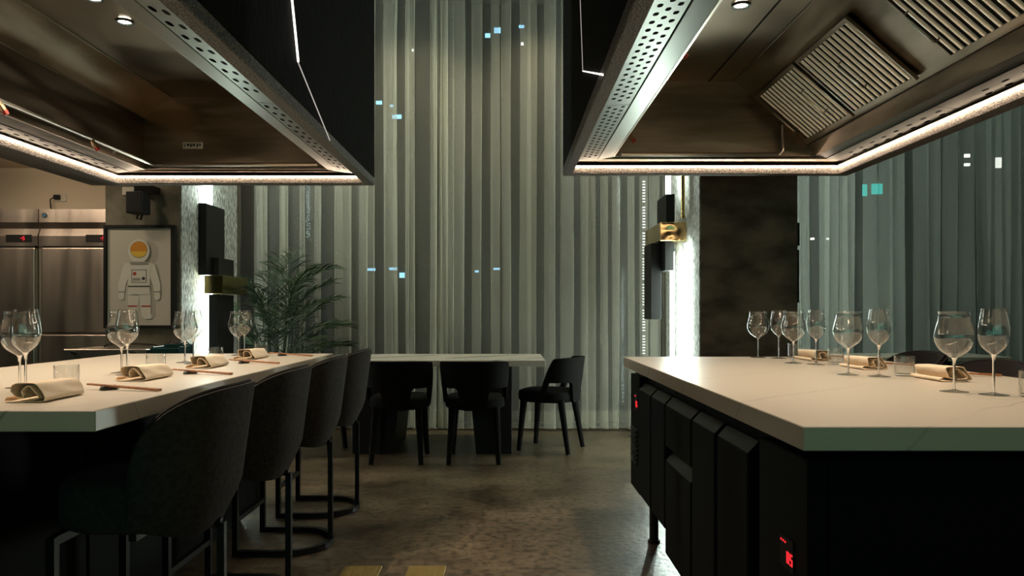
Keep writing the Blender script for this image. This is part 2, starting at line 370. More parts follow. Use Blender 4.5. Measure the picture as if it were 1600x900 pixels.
curtain('sheer_curtain', 2.05, 5.35, 7.06, 0.02, 4.24, 0.128, M['sheer_b'], 'dark teal sheer curtain behind the right counter', 9)
Y, px, za, zb_ = 7.2, 1006, 0.72, 2.45
x = (px-VX)*Y/F
t = thing('light_string', 'dotted string of tiny white lights seen through the curtain by the brass blocks', 'light', (x, Y, 0))
MB().box(x-0.012, x+0.012, Y+0.004, Y+0.012, 0.0, zb_).build('backing', M['frame_dark'], t, world=True)
mb = MB(); k = 0
while za+k*0.028 < zb_-0.03:
    if k % 9 != 7: mb.box(x-0.013, x+0.013, Y-0.004, Y+0.004, za+k*0.028, za+k*0.028+0.011)
    k += 1
mb.build('lights', M['string_led'], t, world=True)
# night city beyond the glass
def far_building(x0, x1, Y, z1, lights, label):
    t = thing('distant_building', label, 'building', ((x0+x1)/2, Y, -8))
    MB().box(x0, x1, Y, Y+6, -8, z1).build('facade', M['far_wall'], t, world=True)
    for px, py, wd, hg, mm in lights:
        x = (px-VX)*(Y-0.1)/F; z = EYE-(py-VY)*(Y-0.1)/F; sx = wd*Y/F/2; sz = hg*Y/F/2
        MB().box(x-sx, x+sx, Y-0.1, Y+0.02, z-sz, z+sz).build('lit_window', M[mm], t, world=True)
far_building(-9.5, -4.2, 40, 45, ((592,160,9,5,'city_blue'),(612,165,5,3,'city_blue'),(620,182,14,6,'city_blue'),(645,78,3,3,'city_white'),(580,421,12,4,'city_blue'),(614,420,12,4,'city_blue'),(628,430,8,8,'city_blue')), 'dark tower with blue lit windows seen through the left curtain')
far_building(-2.5, 2.5, 44, 50, ((777,47,10,8,'city_blue'),(762,55,8,6,'city_blue'),(815,41,8,4,'city_blue'),(816,68,4,4,'city_white'),(776,420,10,3,'city_blue'),(745,424,6,3,'city_blue')), 'dark tower with pale blue lights seen high through the middle curtain')
far_building(17, 34, 38, 45, ((1352,297,6,18,'city_teal'),(1371,295,16,16,'city_teal'),(1512,243,8,5,'city_white'),(1512,257,8,4,'city_white'),(1561,254,8,16,'city_white'),(1270,373,5,3,'city_white'),(1294,373,3,3,'city_white')), 'dark tower with teal and white lights beyond the right curtain')

# ------------------------------------------------------------------ hoods
def perf(mb, u0, u1, y0, y1, zf, lanes, pitch, hu, hy):
    """sheet from u0 to u1 (x) with lanes of slot holes: lanes = [(ua, ub, phase)]"""
    def q(a, b_, c, d): mb.quad((a,c,zf(a)), (b_,c,zf(b_)), (b_,d,zf(b_)), (a,d,zf(a)))
    cur = u0
    for ua, ub, ph in lanes:
        if ua > cur+1e-5: q(cur, ua, y0, y1)
        cur = ub
        n = int((y1-y0-pitch)/pitch)
        ys = y0+ph*pitch; 
        if ys > y0+1e-5: q(ua, ub, y0, ys)
        for k in range(n):
            a, c = ys+k*pitch, ys+(k+1)*pitch; cu, cy = (ua+ub)/2, (a+c)/2
            out = [(ua,a),(cu,a),(ub,a),(ub,cy),(ub,c),(cu,c),(ua,c),(ua,cy)]
            h, g = hu/2, hy/2
            inn = [(cu-h*.7,cy-g*.85),(cu,cy-g),(cu+h*.7,cy-g*.85),(cu+h,cy),(cu+h*.7,cy+g*.85),(cu,cy+g),(cu-h*.7,cy+g*.85),(cu-h,cy)]
            vs = [(x,y,zf(x)) for x, y in out]+[(x,y,zf(x)) for x, y in inn]
            mb.add(vs, [(i,(i+1)%8,(i+1)%8+8,i+8) for i in range(8)])
        if ys+n*pitch < y1-1e-5: q(ua, ub, ys+n*pitch, y1)
    if cur < u1-1e-5: q(cur, u1, y0, y1)
ZB = 1.933
def hood(label, xo0, xi0, xi1, xo1, yo0, yo1, rim_far, prof, ywall, perfs, plains, lights, cracks, seams, dark_side):
    root = thing('extractor_hood', label, 'hood', ((xo0+xo1)/2, (yo0+yo1)/2, ZB))
    B = lambda: MB()
    yi0, yi1 = yo0+0.08, yo1-rim_far
    # outer panels (black scratched plaster)
    for (a, c, d, e_) in ((xo0, xo0+0.03, yo0, yo1), (xo1-0.03, xo1, yo0, yo1), (xo0+0.03, xo1-0.03, yo0, yo0+0.03), (xo0+0.03, xo1-0.03, yo1-0.03, yo1)):
        B().box(a, c, d, e_, ZB+0.05, ZC-0.002).build('outer_panel', M['plaster'], root, world=True)
    # rim ring
    zt = ZB+0.05; mb = B()
    o = [(xo0,yo0),(xo1,yo0),(xo1,yo1),(xo0,yo1)]; i = [(xi0,yi0),(xi1,yi0),(xi1,yi1),(xi0,yi1)]
    vs = [(*p, ZB) for p in o]+[(*p, ZB) for p in i]+[(*p, zt) for p in o]+[(*p, zt) for p in i]
    mb.add(vs, [f for k in range(4) for f in ((k,(k+1)%4,(k+1)%4+4,k+4), (k+4,(k+1)%4+4,(k+1)%4+12,k+12), (k+8,(k+1)%4+8,(k+1)%4+12,k+12), (k,(k+1)%4,(k+1)%4+8,k+8))])
    mb.build('rim', M['stipple'], root, bev=0.004, world=True)
    # led line round the inside of the rim
    def led_ring(z0, z1, d0, d1):
        m_ = B(); 
        if dark_side > 0: m_.box(xi0+d0, xi0+d1, yi0+d1, yi1-d1, z0, z1)      # no light line along the aisle side
        else: m_.box(xi1-d1, xi1-d0, yi0+d1, yi1-d1, z0, z1)
        m_.box(xi0+d0, xi1-d0, yi1-d1, yi1-d0, z0, z1); m_.box(xi0+d0, xi1-d0, yi0+d0, yi0+d1, z0, z1); return m_
    led_ring(ZB+0.039, ZB+0.044, 0.003, 0.011).build('led_strip', M['led'], root, world=True)
    led_ring(ZB+0.045, ZB+0.05, -0.004, 0.022).build('led_channel', M['steel_dull'], root, world=True)
    # perforated strips and plain strips along both sides
    for (u0, u1, zf, lanes, pitch, hu, hy, breaks) in perfs:
        bs = [yi0]+breaks+[ywall+0.03]
        for a, c in zip(bs[:-1], bs[1:]):
            mb = B(); perf(mb, u0, u1, a+0.002, c-0.002, zf, lanes, pitch, hu, hy); mb.build('perforated_strip', M['strip_steel'], root, world=True)
        B().box(u0, u1, yi0, ywall, ZB+0.085, ZB+0.09).build('cavity', M['dark'], root, world=True)
    for (u0, u1, za, zb2) in plains:
        B().add([(u0,yi0,za),(u1,yi0,zb2),(u1,ywall+0.03,zb2),(u0,ywall+0.03,za),(u0,yi0,za+0.012),(u1,yi0,zb2+0.012),(u1,ywall+0.03,zb2+0.012),(u0,ywall+0.03,za+0.012)],
            [(0,1,2,3),(4,5,6,7),(0,1,5,4),(1,2,6,5),(2,3,7,6),(3,0,4,7)]).build('plain_strip', M['strip_steel'], root, bev=0.002, world=True)
    # far ledges
    B().box(xi0, xi1, ywall+0.032, yi1, ZB+0.062, ZB+0.07).build('end_ledge', M['steel_dull'], root, world=True)
    B().box(xi0, xi1, yi0-0.002, yi0+0.1, ZB+0.062, ZB+0.07).build('end_ledge', M['steel_dull'], root, world=True)
    # inner steel lining: one panel per segment of the profile, end walls
    y0, y1 = yi0+0.1, ywall
    for (a, c) in zip(prof[:-1], prof[1:]):
        d = Vector((c[0]-a[0], c[1]-a[1])).normalized(); n = (d.y*0.004, -d.x*0.004)
        B().prism([a, c, (c[0]-n[0], c[1]-n[1]), (a[0]-n[0], a[1]-n[1])], y0, y1).build('lining_panel', M['steel_dull'], root, world=True)
        B().box(a[0]-0.004, a[0]+0.004, y0, y1, a[1]-0.004, a[1]+0.002).build('seam', M['pipe'], root, world=True)
    for ya, yb in ((y1, y1+0.02), (y0-0.02, y0)):
        B().prism(prof, ya, yb).build('end_wall', M['steel_dull'], root, world=True)
    for x, z in seams: B().box(x-0.003, x+0.003, y0, y1, z-0.004, z+0.001).build('seam', M['dark'], root, world=True)
    zc = max(p[1] for p in prof)
    for x, y in lights:
        dl = B().lathe([(0.026,-0.002),(0.030,-0.010),(0.040,-0.010),(0.040,0.0)], 24, (x,y,zc-0.003)).build('downlight', M['strip_steel'], root, smooth=40, world=True)
        B().lathe([(0.0005,-0.004),(0.026,-0.004)], 20, (x,y,zc-0.003)).build('bulb', M['bulb'], dl, world=True)
        lamp('downlight_beam', 'SPOT', (x, y, zc-0.02), 50, (1.0, 0.85, 0.66), (x, y, 0), 0.02, spot=105, blend=0.7)
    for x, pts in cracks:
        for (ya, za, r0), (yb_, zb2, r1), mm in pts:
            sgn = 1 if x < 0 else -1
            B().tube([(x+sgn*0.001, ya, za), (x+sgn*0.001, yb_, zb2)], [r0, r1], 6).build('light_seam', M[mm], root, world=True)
    return root
def inc(pts): return [(x, EYE+h) for x, h in pts]
lL = [(-2.425+k*0.034, -2.425+k*0.034+0.030, 0.22*k) for k in range(3)]
hl = hood('black plaster extractor hood hanging over the left counter', -2.64, -2.44, -0.900, -0.844, 1.2, 4.67, 0.07,
    inc([(-2.22,0.872),(-2.22,1.18),(-2.054,1.315),(-1.26,1.315),(-1.105,1.18),(-1.105,0.872)]), 4.5,
    [(-2.432, -2.325, lambda x: ZB+0.052+(x+2.432)*0.08, lL, 0.115, 0.015, 0.04, [2.9]),
     (-1.026, -0.930, lambda x: ZB+0.052+(-0.953-x)*0.1, [(-1.020,-0.992,0.0),(-0.988,-0.960,0.15)], 0.107, 0.018, 0.042, [3.02])],
    [(-2.322, -2.222, ZB+0.062, ZB+0.072), (-1.103, -1.031, ZB+0.07, ZB+0.06)],
    [(-1.727,3.32),(-1.727,3.07),(-1.727,2.0)],
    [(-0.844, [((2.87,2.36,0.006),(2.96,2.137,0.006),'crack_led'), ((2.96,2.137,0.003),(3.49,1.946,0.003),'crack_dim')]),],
    [], 1)
rl = [(0.412, 0.440, 0.0), (0.441, 0.469, 0.5), (0.470, 0.498, 0.0)]
hr_ = hood('black plaster extractor hood with slatted filters hanging over the right counter', 0.327, 0.379, 1.93, 2.0, 1.1, 4.34, 0.06,
    inc([(0.595,0.872),(0.595,1.16),(0.73,1.293),(1.271,1.293),(1.685,0.934),(1.728,0.872)]), 4.13,
    [(0.392, 0.507, lambda x: ZB+0.052+(x-0.405)*0.08, rl, 0.06, 0.018, 0.026, [3.05]),
     (1.80, 1.922, lambda x: ZB+0.052+(1.922-x)*0.1, [(1.835,1.865,0.0),(1.872,1.902,0.3)], 0.115, 0.015, 0.042, [3.1])],
    [(0.513, 0.593, ZB+0.06, ZB+0.07), (1.73, 1.797, ZB+0.076, ZB+0.066)],
    [(0.98,3.09),(0.98,2.0)],
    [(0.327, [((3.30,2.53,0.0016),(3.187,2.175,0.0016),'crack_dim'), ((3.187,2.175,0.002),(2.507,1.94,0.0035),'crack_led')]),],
    [(1.13, EYE+1.292)], -1)
# extinguishing pipes with nozzles (parts of the hoods)
def nozzle(root, p, d):
    p = Vector(p); d = Vector(d).normalized()
    nz = MB().tube([p, p+d*0.02, p+d*0.03, p+d*0.055], [0.010,0.010,0.014,0.012], 8).build('nozzle', M['copper'], root, smooth=40, world=True)
    MB().tube([p+d*0.05, p+d*0.068], [0.013,0.011], 8).build('cap', M['red_cap'], nz, smooth=40, world=True)
zp = EYE+0.893
MB().tube([(-2.15,1.4,zp),(-2.15,4.38,zp),(-2.12,4.42,zp-0.01),(-1.14,4.42,zp-0.01)], 0.011, 8).build('pipe', M['pipe'], hl, smooth=40, world=True)
MB().tube([(-2.15,4.05,zp),(-2.17,4.05,zp-0.02),(-2.17,4.05,zp-0.03),(-2.17,4.05,ZB+0.08)], 0.007, 8).build('pipe', M['pipe'], hl, smooth=40, world=True)
nozzle(hl, (-2.15,3.80,zp), (0.5,0.3,-1)); nozzle(hl, (-2.15,3.10,zp), (0.5,0.3,-1))
zq = EYE+0.872
MB().tube([(0.63,4.07,zq),(1.50,4.07,zq),(1.52,4.07,zq+0.02),(1.52,4.07,zq+0.16)], 0.010, 8).build('pipe', M['pipe'], hr_, smooth=40, world=True)
nozzle(hr_, (0.63,3.90,EYE+0.95), (0.9,0,-1)); nozzle(hr_, (0.66,2.90,EYE+1.05), (1,0.2,-0.9))
st = MB().box(-1.98, -1.86, 4.488, 4.497, EYE+0.995, EYE+1.033).build('sticker', M['paper'], hl, world=True)
sub(st, 'small pale notice plate')
mb = MB()
for k, (a, c) in enumerate(((-1.97,-1.965),(-1.955,-1.94),(-1.935,-1.925),(-1.92,-1.905),(-1.895,-1.885),(-1.88,-1.87))): mb.box(a, c, 4.486, 4.4885, EYE+1.004+0.006*(k % 2), EYE+1.024)
mb.build('print', M['print_black'], st, world=True)

# baffle filters in the right hood
A0 = Vector((1.66, 0, EYE+0.945)); U = Vector((-0.414, 0, 0.359)).normalized(); NRM = Vector((-0.359, 0, -0.414)).normalized()
def filt(y0, y1, label, handles):
    LEN = 0.385
    root = thing('baffle_filter', label, 'filter', (A0.x, (y0+y1)/2, A0.z), group='slatted grease filters in the right hood')
    def P(u, y, n): q = A0+U*u+NRM*n; return (q.x, y, q.z)
    def bar(u0, u1, ya, yb, n0, n1, mb=None):
        mb = mb or MB()
        return mb.add([P(u0,ya,n0),P(u1,ya,n0),P(u1,yb,n0),P(u0,yb,n0),P(u0,ya,n1),P(u1,ya,n1),P(u1,yb,n1),P(u0,yb,n1)],
            [(0,1,2,3),(4,5,6,7),(0,1,5,4),(1,2,6,5),(2,3,7,6),(3,0,4,7)])
    fr = MB()
    for a in ((0,0.02,y0,y1),(LEN-0.02,LEN,y0,y1),(0.02,LEN-0.02,y0,y0+0.012),(0.02,LEN-0.02,y1-0.012,y1)): bar(*a, 0.004, 0.020, fr)
    fr.build('frame', M['steel_dull'], root, world=True)
    bar(0.02, LEN-0.02, y0+0.012, y1-0.012, 0.004, 0.007).build('back_plate', M['dark'], root, world=True)
    n = 12; pt = (y1-y0-0.024)/n
    for k in range(n):
        yc = y0+0.012+pt*(k+0.5)
        arc = [(0.0085*math.cos(PI*j/6), 0.010+0.010*math.sin(PI*j/6)) for j in range(7)]
        mb = MB().grid([[P(u, yc+a, n_) for a, n_ in arc] for u in (0.018, LEN-0.018)])
        mb.build('slat', M['slat_steel'], root, smooth=60, world=True)
    for yh in handles:
        MB().tube([P(0.10,yh,0.018),P(0.10,yh,0.04),P(0.105,yh,0.044),P(0.245,yh,0.044),P(0.25,yh,0.04),P(0.25,yh,0.018)], 0.0035, 6).build('handle', M['pipe'], root, smooth=50, world=True)
filt(3.51, 4.03, 'slatted steel grease filter at the far end of the right hood', (3.99, 3.62))
filt(2.96, 3.48, 'middle slatted steel grease filter of the right hood', (3.22,))
filt(2.20, 2.72, 'slatted steel grease filter at the top edge, past the blank panel', (2.68,))

# ------------------------------------------------------------------ counters
CR = dict(x0=0.60, x1=1.797, y0=1.493, y1=3.806); CLF = dict(x0=-2.117, x1=-0.97, y0=1.732, y1=4.095)
def slab(c, name, label, z0=0.85, z1=0.90, m='marble'):
    o = MB().box(c['x0'], c['x1'], c['y0'], c['y1'], z0, z1)
    r = thing(name, label, 'worktop', (c['x0'], c['y0'], z0))
    o.build('slab', M[m], r, bev=0.002, world=True); return r
slab(CR, 'worktop', 'cream marble worktop of the right counter, set with glasses')
slab(CLF, 'worktop', 'cream marble worktop of the left counter beside the row of stools')

def digits(mb, txt, x, y0, z0, h, dy):          # seven-segment digits on a plane of constant x seen from -x (reads towards -y)
    seg = {'0':'abcdef','5':'afgcd','2':'abged','8':'abcdefg','-':'g','4':'fgbc'}
    w_, t = h*0.5, h*0.13
    for k, ch in enumerate(txt):
        y = y0-k*dy
        for s in seg[ch]:
            a = {'a':(0,w_,h-t,h),'g':(0,w_,h/2-t/2,h/2+t/2),'d':(0,w_,0,t),'f':(0,t,h/2,h),'e':(0,t,0,h/2),'b':(w_-t,w_,h/2,h),'c':(w_-t,w_,0,h/2)}[s]
            mb.box(x, x+0.002, y-a[1], y-a[0], z0+a[2], z0+a[3])
    return mb
XF = 0.615
def door(root, ya, yb, z0, z1, name='door'):
    d = MB().box(XF, XF+0.045, ya, yb, z0, z1-0.03).build(name, M['cabinet'], root, bev=0.006, seg=2, world=True)
    MB().prism([(XF+0.002,z1-0.03),(XF+0.03,z1),(XF+0.045,z1),(XF+0.045,z1-0.03)], ya+0.004, yb-0.004).build('grip', M['metal_black'], d, world=True)
    return d
def chiller(label, y0, y1, zb, doors, mach, disp, vent):
    r = thing('undercounter_fridge', label, 'fridge', (XF, (y0+y1)/2, 0))
    MB().box(XF+0.047, 1.45, y0, y1, zb, 0.83).build('body', M['cabinet'], r, bev=0.003, world=True)
    for a, c in doors: door(r, a, c, zb+0.01, 0.80)
    MB().box(XF+0.005, XF+0.046, mach[0], mach[1], zb, 0.825).build('machine_panel', M['cabinet'], r, bev=0.003, world=True)
    ya, yb, za, zb2 = disp
    d = MB().box(XF+0.001, XF+0.005, ya, yb, za, zb2).build('display', M['leather'], r, world=True)
    h = (zb2-za)*0.36
    digits(MB(), '05', XF-0.001, ya+(yb-ya)*0.42, za+(zb2-za)*0.22, h, h*0.75).build('digit', M['red'], d, world=True)
    dm = MB()
    for k in range(3): dm.box(XF-0.001, XF+0.001, yb-0.012-k*0.012, yb-0.008-k*0.012, zb2-0.014, zb2-0.010)
    dm.build('indicator', M['red'], d, world=True)
    va, vb, vz0, vz1 = vent; n = int((vz1-vz0)/0.022)
    for k in range(n):
        z = vz0+k*0.022
        MB().prism([(XF+0.005,z),(XF-0.004,z+0.004),(XF-0.004,z+0.010),(XF+0.005,z+0.014)], va, vb).build('louvre', M['metal_black'], r, world=True)
    for y in (y0+0.08, y1-0.08):
        for x in (0.72, 1.36): MB().tube([(x,y,0.0),(x,y,0.012),(x,y,0.013),(x,y,zb)], [0.03,0.03,0.022,0.022], 10).build('foot', M['black'], r, smooth=40, world=True)
    return r
chiller('black undercounter fridge at the far aisle end of the right counter', 2.885, 3.70, 0.27, ((2.89,3.155),(3.175,3.45)), (3.46,3.70), (3.50,3.57,0.66,0.74), (3.50,3.66,0.40,0.58))
r = thing('drawer_unit', 'black cabinet with top drawer between the two undercounter fridges', 'cabinet', (XF, 2.67, 0))
MB().box(XF+0.047, 1.45, 2.47, 2.88, 0.18, 0.83).build('body', M['cabinet'], r, bev=0.003, world=True)
door(r, 2.478, 2.872, 0.61, 0.80, 'drawer'); door(r, 2.478, 2.872, 0.19, 0.585)
MB().box(0.70, 1.40, 2.5, 2.85, 0.0, 0.18).build('plinth', M['dark'], r, world=True)
chiller('black undercounter fridge with red lit display at the near end of the right counter', 1.52, 2.466, 0.18, ((1.886,2.165),(2.19,2.46)), (1.52,1.815), (1.590,1.665,0.565,0.635), (1.62,1.80,0.30,0.46))
MB_ = MB().box(1.46, 1.50, 1.52, 3.70, 0.0, 0.83); tag(MB_.build('modesty_screen', M['cabinet']), 'black back panel under the seating side of the right counter', 'screen')
# left counter base
r = thing('bar_cabinet', 'black panelled base under the left counter', 'cabinet', (-1.75, 3.0, 0))
MB().box(-2.08, -1.37, 1.80, 4.05, 0.08, 0.85).build('body', M['cabinet'], r, bev=0.003, world=True)
MB().box(-2.0, -1.45, 1.86, 4.0, 0, 0.08).build('plinth', M['dark'], r, world=True)
for k in range(4):
    MB().box(-1.369, -1.352, 1.82+k*0.557, 1.82+k*0.557+0.545, 0.1, 0.83).build('panel', M['cabinet'], r, bev=0.003, world=True)

# ------------------------------------------------------------------ stools and chairs (backs at +x)
def shell(th_m, zbot, ztop, rad, thick, nt=36, nv=10, n_exp=2.5):
    def pt(th, z, off):
        r_ = rad(z)-off; c, s = math.cos(th), math.sin(th)
        k = (abs(c)**n_exp+abs(s)**n_exp)**(-1/n_exp)
        return (r_*k*c, r_*k*s, z)
    outer, inner = [], []
    for i in range(nt+1):
        a = -1+2*i/nt; th = th_m*a
        z0, z1 = zbot(abs(a)), ztop(abs(a)); z1 = max(z1, z0+0.004)
        outer.append([pt(th, z0+(z1-z0)*j/nv, 0) for j in range(nv+1)])
        inner.append([pt(th, z0+(z1-z0)*j/nv, thick) for j in range(nv+1)])
    loops = [o+list(reversed(i)) for o, i in zip(outer, inner)]
    mb = MB().grid(loops, cv=True)
    q = len(loops[0])
    mb.f.append(tuple(range(q))); mb.f.append(tuple((nt)*q+j for j in reversed(range(q))))
    edge = [tuple((Vector(o[-1])+Vector(i[-1]))/2) for o, i in zip(outer, inner)]
    return mb, edge
def cushion(rx, ry, z0, z1, n=32, nexp=2.6, edge=0.03, cx=0.0):
    rows = []
    for zz, k in ((z0, 0.02), (z0, 0.9), (z0+edge*0.4, 0.98), (z0+edge, 1.0), (z1-edge, 1.0), (z1-edge*0.35, 0.97), (z1-edge*0.05, 0.88), (z1, 0.6), (z1+0.004, 0.02)):
        row = []
        for j in range(n):
            th = 2*PI*j/n; c, s = math.cos(th), math.sin(th); kk = (abs(c)**nexp+abs(s)**nexp)**(-1/nexp)
            row.append((cx+rx*k*kk*c, ry*k*kk*s, zz))
        rows.append(row)
    mb = MB().grid(rows, cv=True); mb.f.append(tuple(range(n))); mb.f.append(tuple(len(rows)*n-n+j for j in range(n))); return mb
STOOL_G = 'upholstered counter stools'
def make_stool(label, vel):
    r = thing('bar_stool', label, 'stool', group=STOOL_G)
    sm, edge = shell(math.radians(82), lambda a: 0.49+0.05*a**3, lambda a: 0.50+0.415*max(0, 1-a**3.4)**(1/2.6),
        lambda z: 0.185+0.045*min(1, (z-0.48)/0.12)+0.052*max(0, (z-0.5)/0.41), 0.034, nt=44)
    sm.build('backrest', M[vel], r, smooth=60)
    MB().tube([(p[0], p[1], p[2]+0.002) for p in edge], 0.006, 6).build('piping', M['leather'], r, smooth=60)
    cushion(0.215, 0.205, 0.515, 0.655, cx=-0.02).build('seat', M[vel], r, smooth=60)
    ring = [(-0.185,-0.19,0.018)]+[(0.02+0.19*math.sin(t)*1.0, -0.19*math.cos(t), 0.018) for t in [PI*k/14 for k in range(15)]]+[(-0.185,0.19,0.018)]
    MB().tube(ring, 0.013, square=True).build('floor_ring', M['metal_black'], r)
    for y in (-0.19, 0.19): MB().tube([(-0.185,y,0.005),(-0.185,y,0.51)], 0.012, square=True).build('leg', M['metal_black'], r)
    MB().tube([(0.208,0,0.005),(0.208,0,0.50)], 0.011, square=True).build('leg', M['metal_black'], r)
    MB().tube([(-0.185,-0.18,0.17),(-0.185,0.18,0.17)], 0.011, square=True).build('footrest', M['metal_black'], r)
    mb = MB().tube([(-0.185,-0.19,0.50),(-0.185,0.19,0.50)], 0.012, square=True); mb.tube([(-0.185,0,0.5),(0.208,0,0.5)], 0.011, square=True)
    mb.tube([(0.02,-0.16,0.5),(0.02,0.16,0.5)], 0.011, square=True); mb.build('seat_frame', M['metal_black'], r)
    return r
s0 = make_stool('grey-brown velvet bar stool nearest the near corner of the left counter', 'velvet'); s0.location = (-1.07, 2.22, 0)
for Y, lb in ((2.90, 'second grey-brown velvet bar stool from the near end of the left counter'), (3.585, 'third grey-brown velvet bar stool, before the far corner of the left counter'), (4.22, 'farthest grey-brown velvet bar stool, in front of the dining table')):
    dup(s0, (-1.07, Y, 0), 0, lb)
s1 = make_stool('dark brown stool back behind the two nearest glasses on the right counter', 'leather'); s1.location = (1.93, 3.22, 0); s1.rotation_euler.z = 0
dup(s1, (2.02, 3.95, 0), 0, 'dark brown stool back farther along the right counter, before the pale table')

def make_chair(label):
    r = thing('dining_chair', label, 'chair', group='black dining chairs at the marble table')
    def zb_(a):
        if a < 0.22: return 0.40
        if a < 0.32: return 0.40+0.165*(a-0.22)/0.10
        return 0.565 if a < 0.82 else max(0.44, 0.565-0.125*(a-0.82)/0.10)
    def zt_(a): return 0.765-0.03*a**4-0.24*max(0, (a-0.72)/0.28)**1.3
    sm, edge = shell(math.radians(88), zb_, zt_, lambda z: 0.235+0.042*max(0, (z-0.42)/0.35), 0.035, nt=52, nv=8)
    sm.build('backrest', M['velvet_dark'], r, smooth=60)
    cushion(0.235, 0.23, 0.40, 0.495, cx=-0.02).build('seat', M['velvet_dark'], r, smooth=60)
    for x, y, dx, dy in ((-0.17,-0.16,-0.035,-0.025),(-0.17,0.16,-0.035,0.025),(0.15,-0.16,0.07,-0.025),(0.15,0.16,0.07,0.025)):
        MB().tube([(x,y,0.42),(x+dx,y+dy,0)], [0.029,0.018], 10).build('leg', M['velvet_dark'], r, smooth=50)
    return r
c0 = make_chair('black dining chair with its back to the viewer, left of the two before the table'); c0.location = (-0.825, 5.66, 0); c0.rotation_euler.z = -PI/2
dup(c0, (-0.25, 5.66, 0), -PI/2, 'black dining chair with its back to the viewer, right of the two before the table')
dup(c0, (0.355, 6.10, 0), math.radians(-24), 'black dining chair standing alone at the right end of the table')
dup(c0, (-1.57, 5.95, 0), PI-0.1, 'black dining chair at the left end of the table, mostly behind the farthest stool')

# dining tables
t = thing('dining_table', 'long marble dining table with bold dark veins before the curtain', 'table', (-0.6, 6.2, 0))
MB().box(-1.55, 0.30, 5.80, 6.68, 0.70, 0.75).build('tabletop', M['marble_table'], t, bev=0.003, world=True)
for xa, xb, s in ((-1.24,-0.84,1),(-0.32,0.036,-1)):
    poly = [(xa,0.70),(xb,0.70),(xb-0.0 if s < 0 else xb-0.07,0.0),(xa+0.07 if s < 0 else xa,0.0)]
    MB().prism(poly, 5.86, 6.60).build('pedestal', M['black'], t, bev=0.004, world=True)
t = thing('side_table', 'pale topped table far right behind the dark stools', 'table', (3.6, 6.5, 0))
MB().box(2.98, 4.25, 6.2, 6.8, 0.715, 0.75).build('tabletop', M['marble'], t, bev=0.003, world=True)
MB().box(3.4, 3.8, 6.3, 6.7, 0.0, 0.714).build('pedestal', M['black'], t, world=True)

# ------------------------------------------------------------------ table settings
ZT = 0.901
def make_glass(name, label, prof_out, foot_r, stem_top, group, thick=0.0012):
    r = thing(name, label, 'glass', group=group)
    ins = [(max(rr-thick, 0.001), z+(thick if i == len(prof_out)-1 else 0)) for i, (rr, z) in enumerate(reversed(prof_out))]
    MB().lathe(prof_out+ins, 40).build('bowl', M['glass'], r, smooth=60)
    st_ = [(0.0042, 0.008), (0.0034, 0.02), (0.0034, stem_top-0.02), (0.0045, stem_top-0.006), (0.008, stem_top+0.001)]
    mb = MB().lathe(st_, 14); mb.build('stem', M['stem'], r, smooth=60)
    MB().lathe([(0.0005, 0.0), (foot_r, 0.0005), (foot_r, 0.0018), (foot_r*0.45, 0.0045), (0.0045, 0.008), (0.0005, 0.008)], 40).build('foot', M['glass'], r, smooth=60)
    return r
def smoothp(P, n=28):     # catmull-rom through profile points
    out = []
    for i in range(len(P)-1):
        p0, p1, p2, p3 = P[max(i-1,0)], P[i], P[i+1], P[min(i+2,len(P)-1)]
        for k in range(5):
            t = k/5
            out.append(tuple(0.5*((2*p1[d])+(-p0[d]+p2[d])*t+(2*p0[d]-5*p1[d]+4*p2[d]-p3[d])*t*t+(-p0[d]+3*p1[d]-3*p2[d]+p3[d])*t**3) for d in (0,1)))
    return out+[P[-1]]
burg = smoothp([(r_*0.87, z_) for r_, z_ in [(0.003,0.096),(0.018,0.104),(0.046,0.124),(0.060,0.153),(0.058,0.176),(0.050,0.204),(0.0465,0.220),(0.0495,0.233)]])
whit = smoothp([(r_*0.85, z_) for r_, z_ in [(0.003,0.110),(0.016,0.118),(0.037,0.138),(0.0465,0.166),(0.0455,0.190),(0.040,0.218),(0.0355,0.240)]])
spot_l = ('at the near end of the left counter', 'second along the left counter', 'third along the left counter, before the light tube', 'at the far end of the left counter')
spot_r = ('at the near end of the right counter', 'second along the right counter', 'third along the right counter', 'at the far end of the right counter')
PB = [(-1.485,2.24),(-1.463,2.79),(-1.468,3.35),(-1.425,3.90)]
PW = [(-1.404,2.144),(-1.39,2.69),(-1.395,3.267),(-1.358,3.80)]
RB = [(1.291,2.127),(1.25,2.70),(1.286,3.31),(1.265,3.715)]
RW = [(1.351,2.045),(1.325,2.625),(1.352,3.225),(1.345,3.65)]
b0 = make_glass('burgundy_glass', 'x', burg, 0.038, 0.098, 'wide flared wine glasses on the counters')
w0 = make_glass('white_wine_glass', 'x', whit, 0.038, 0.112, 'narrow wine glasses on the counters')
for proto, sets, word in ((b0, (PB, RB), 'wide burgundy glass with flared lip'), (w0, (PW, RW), 'narrow tapering wine glass')):
    first = True
    for pos, where in zip(sets, (spot_l, spot_r)):
        for (x, y), wh in zip(pos, where):
            lb = word+' '+wh
            if first: proto.location = (x, y, ZT); proto['label'] = lb; first = False
            else: dup(proto, (x, y, ZT), random.uniform(0, 6), lb)
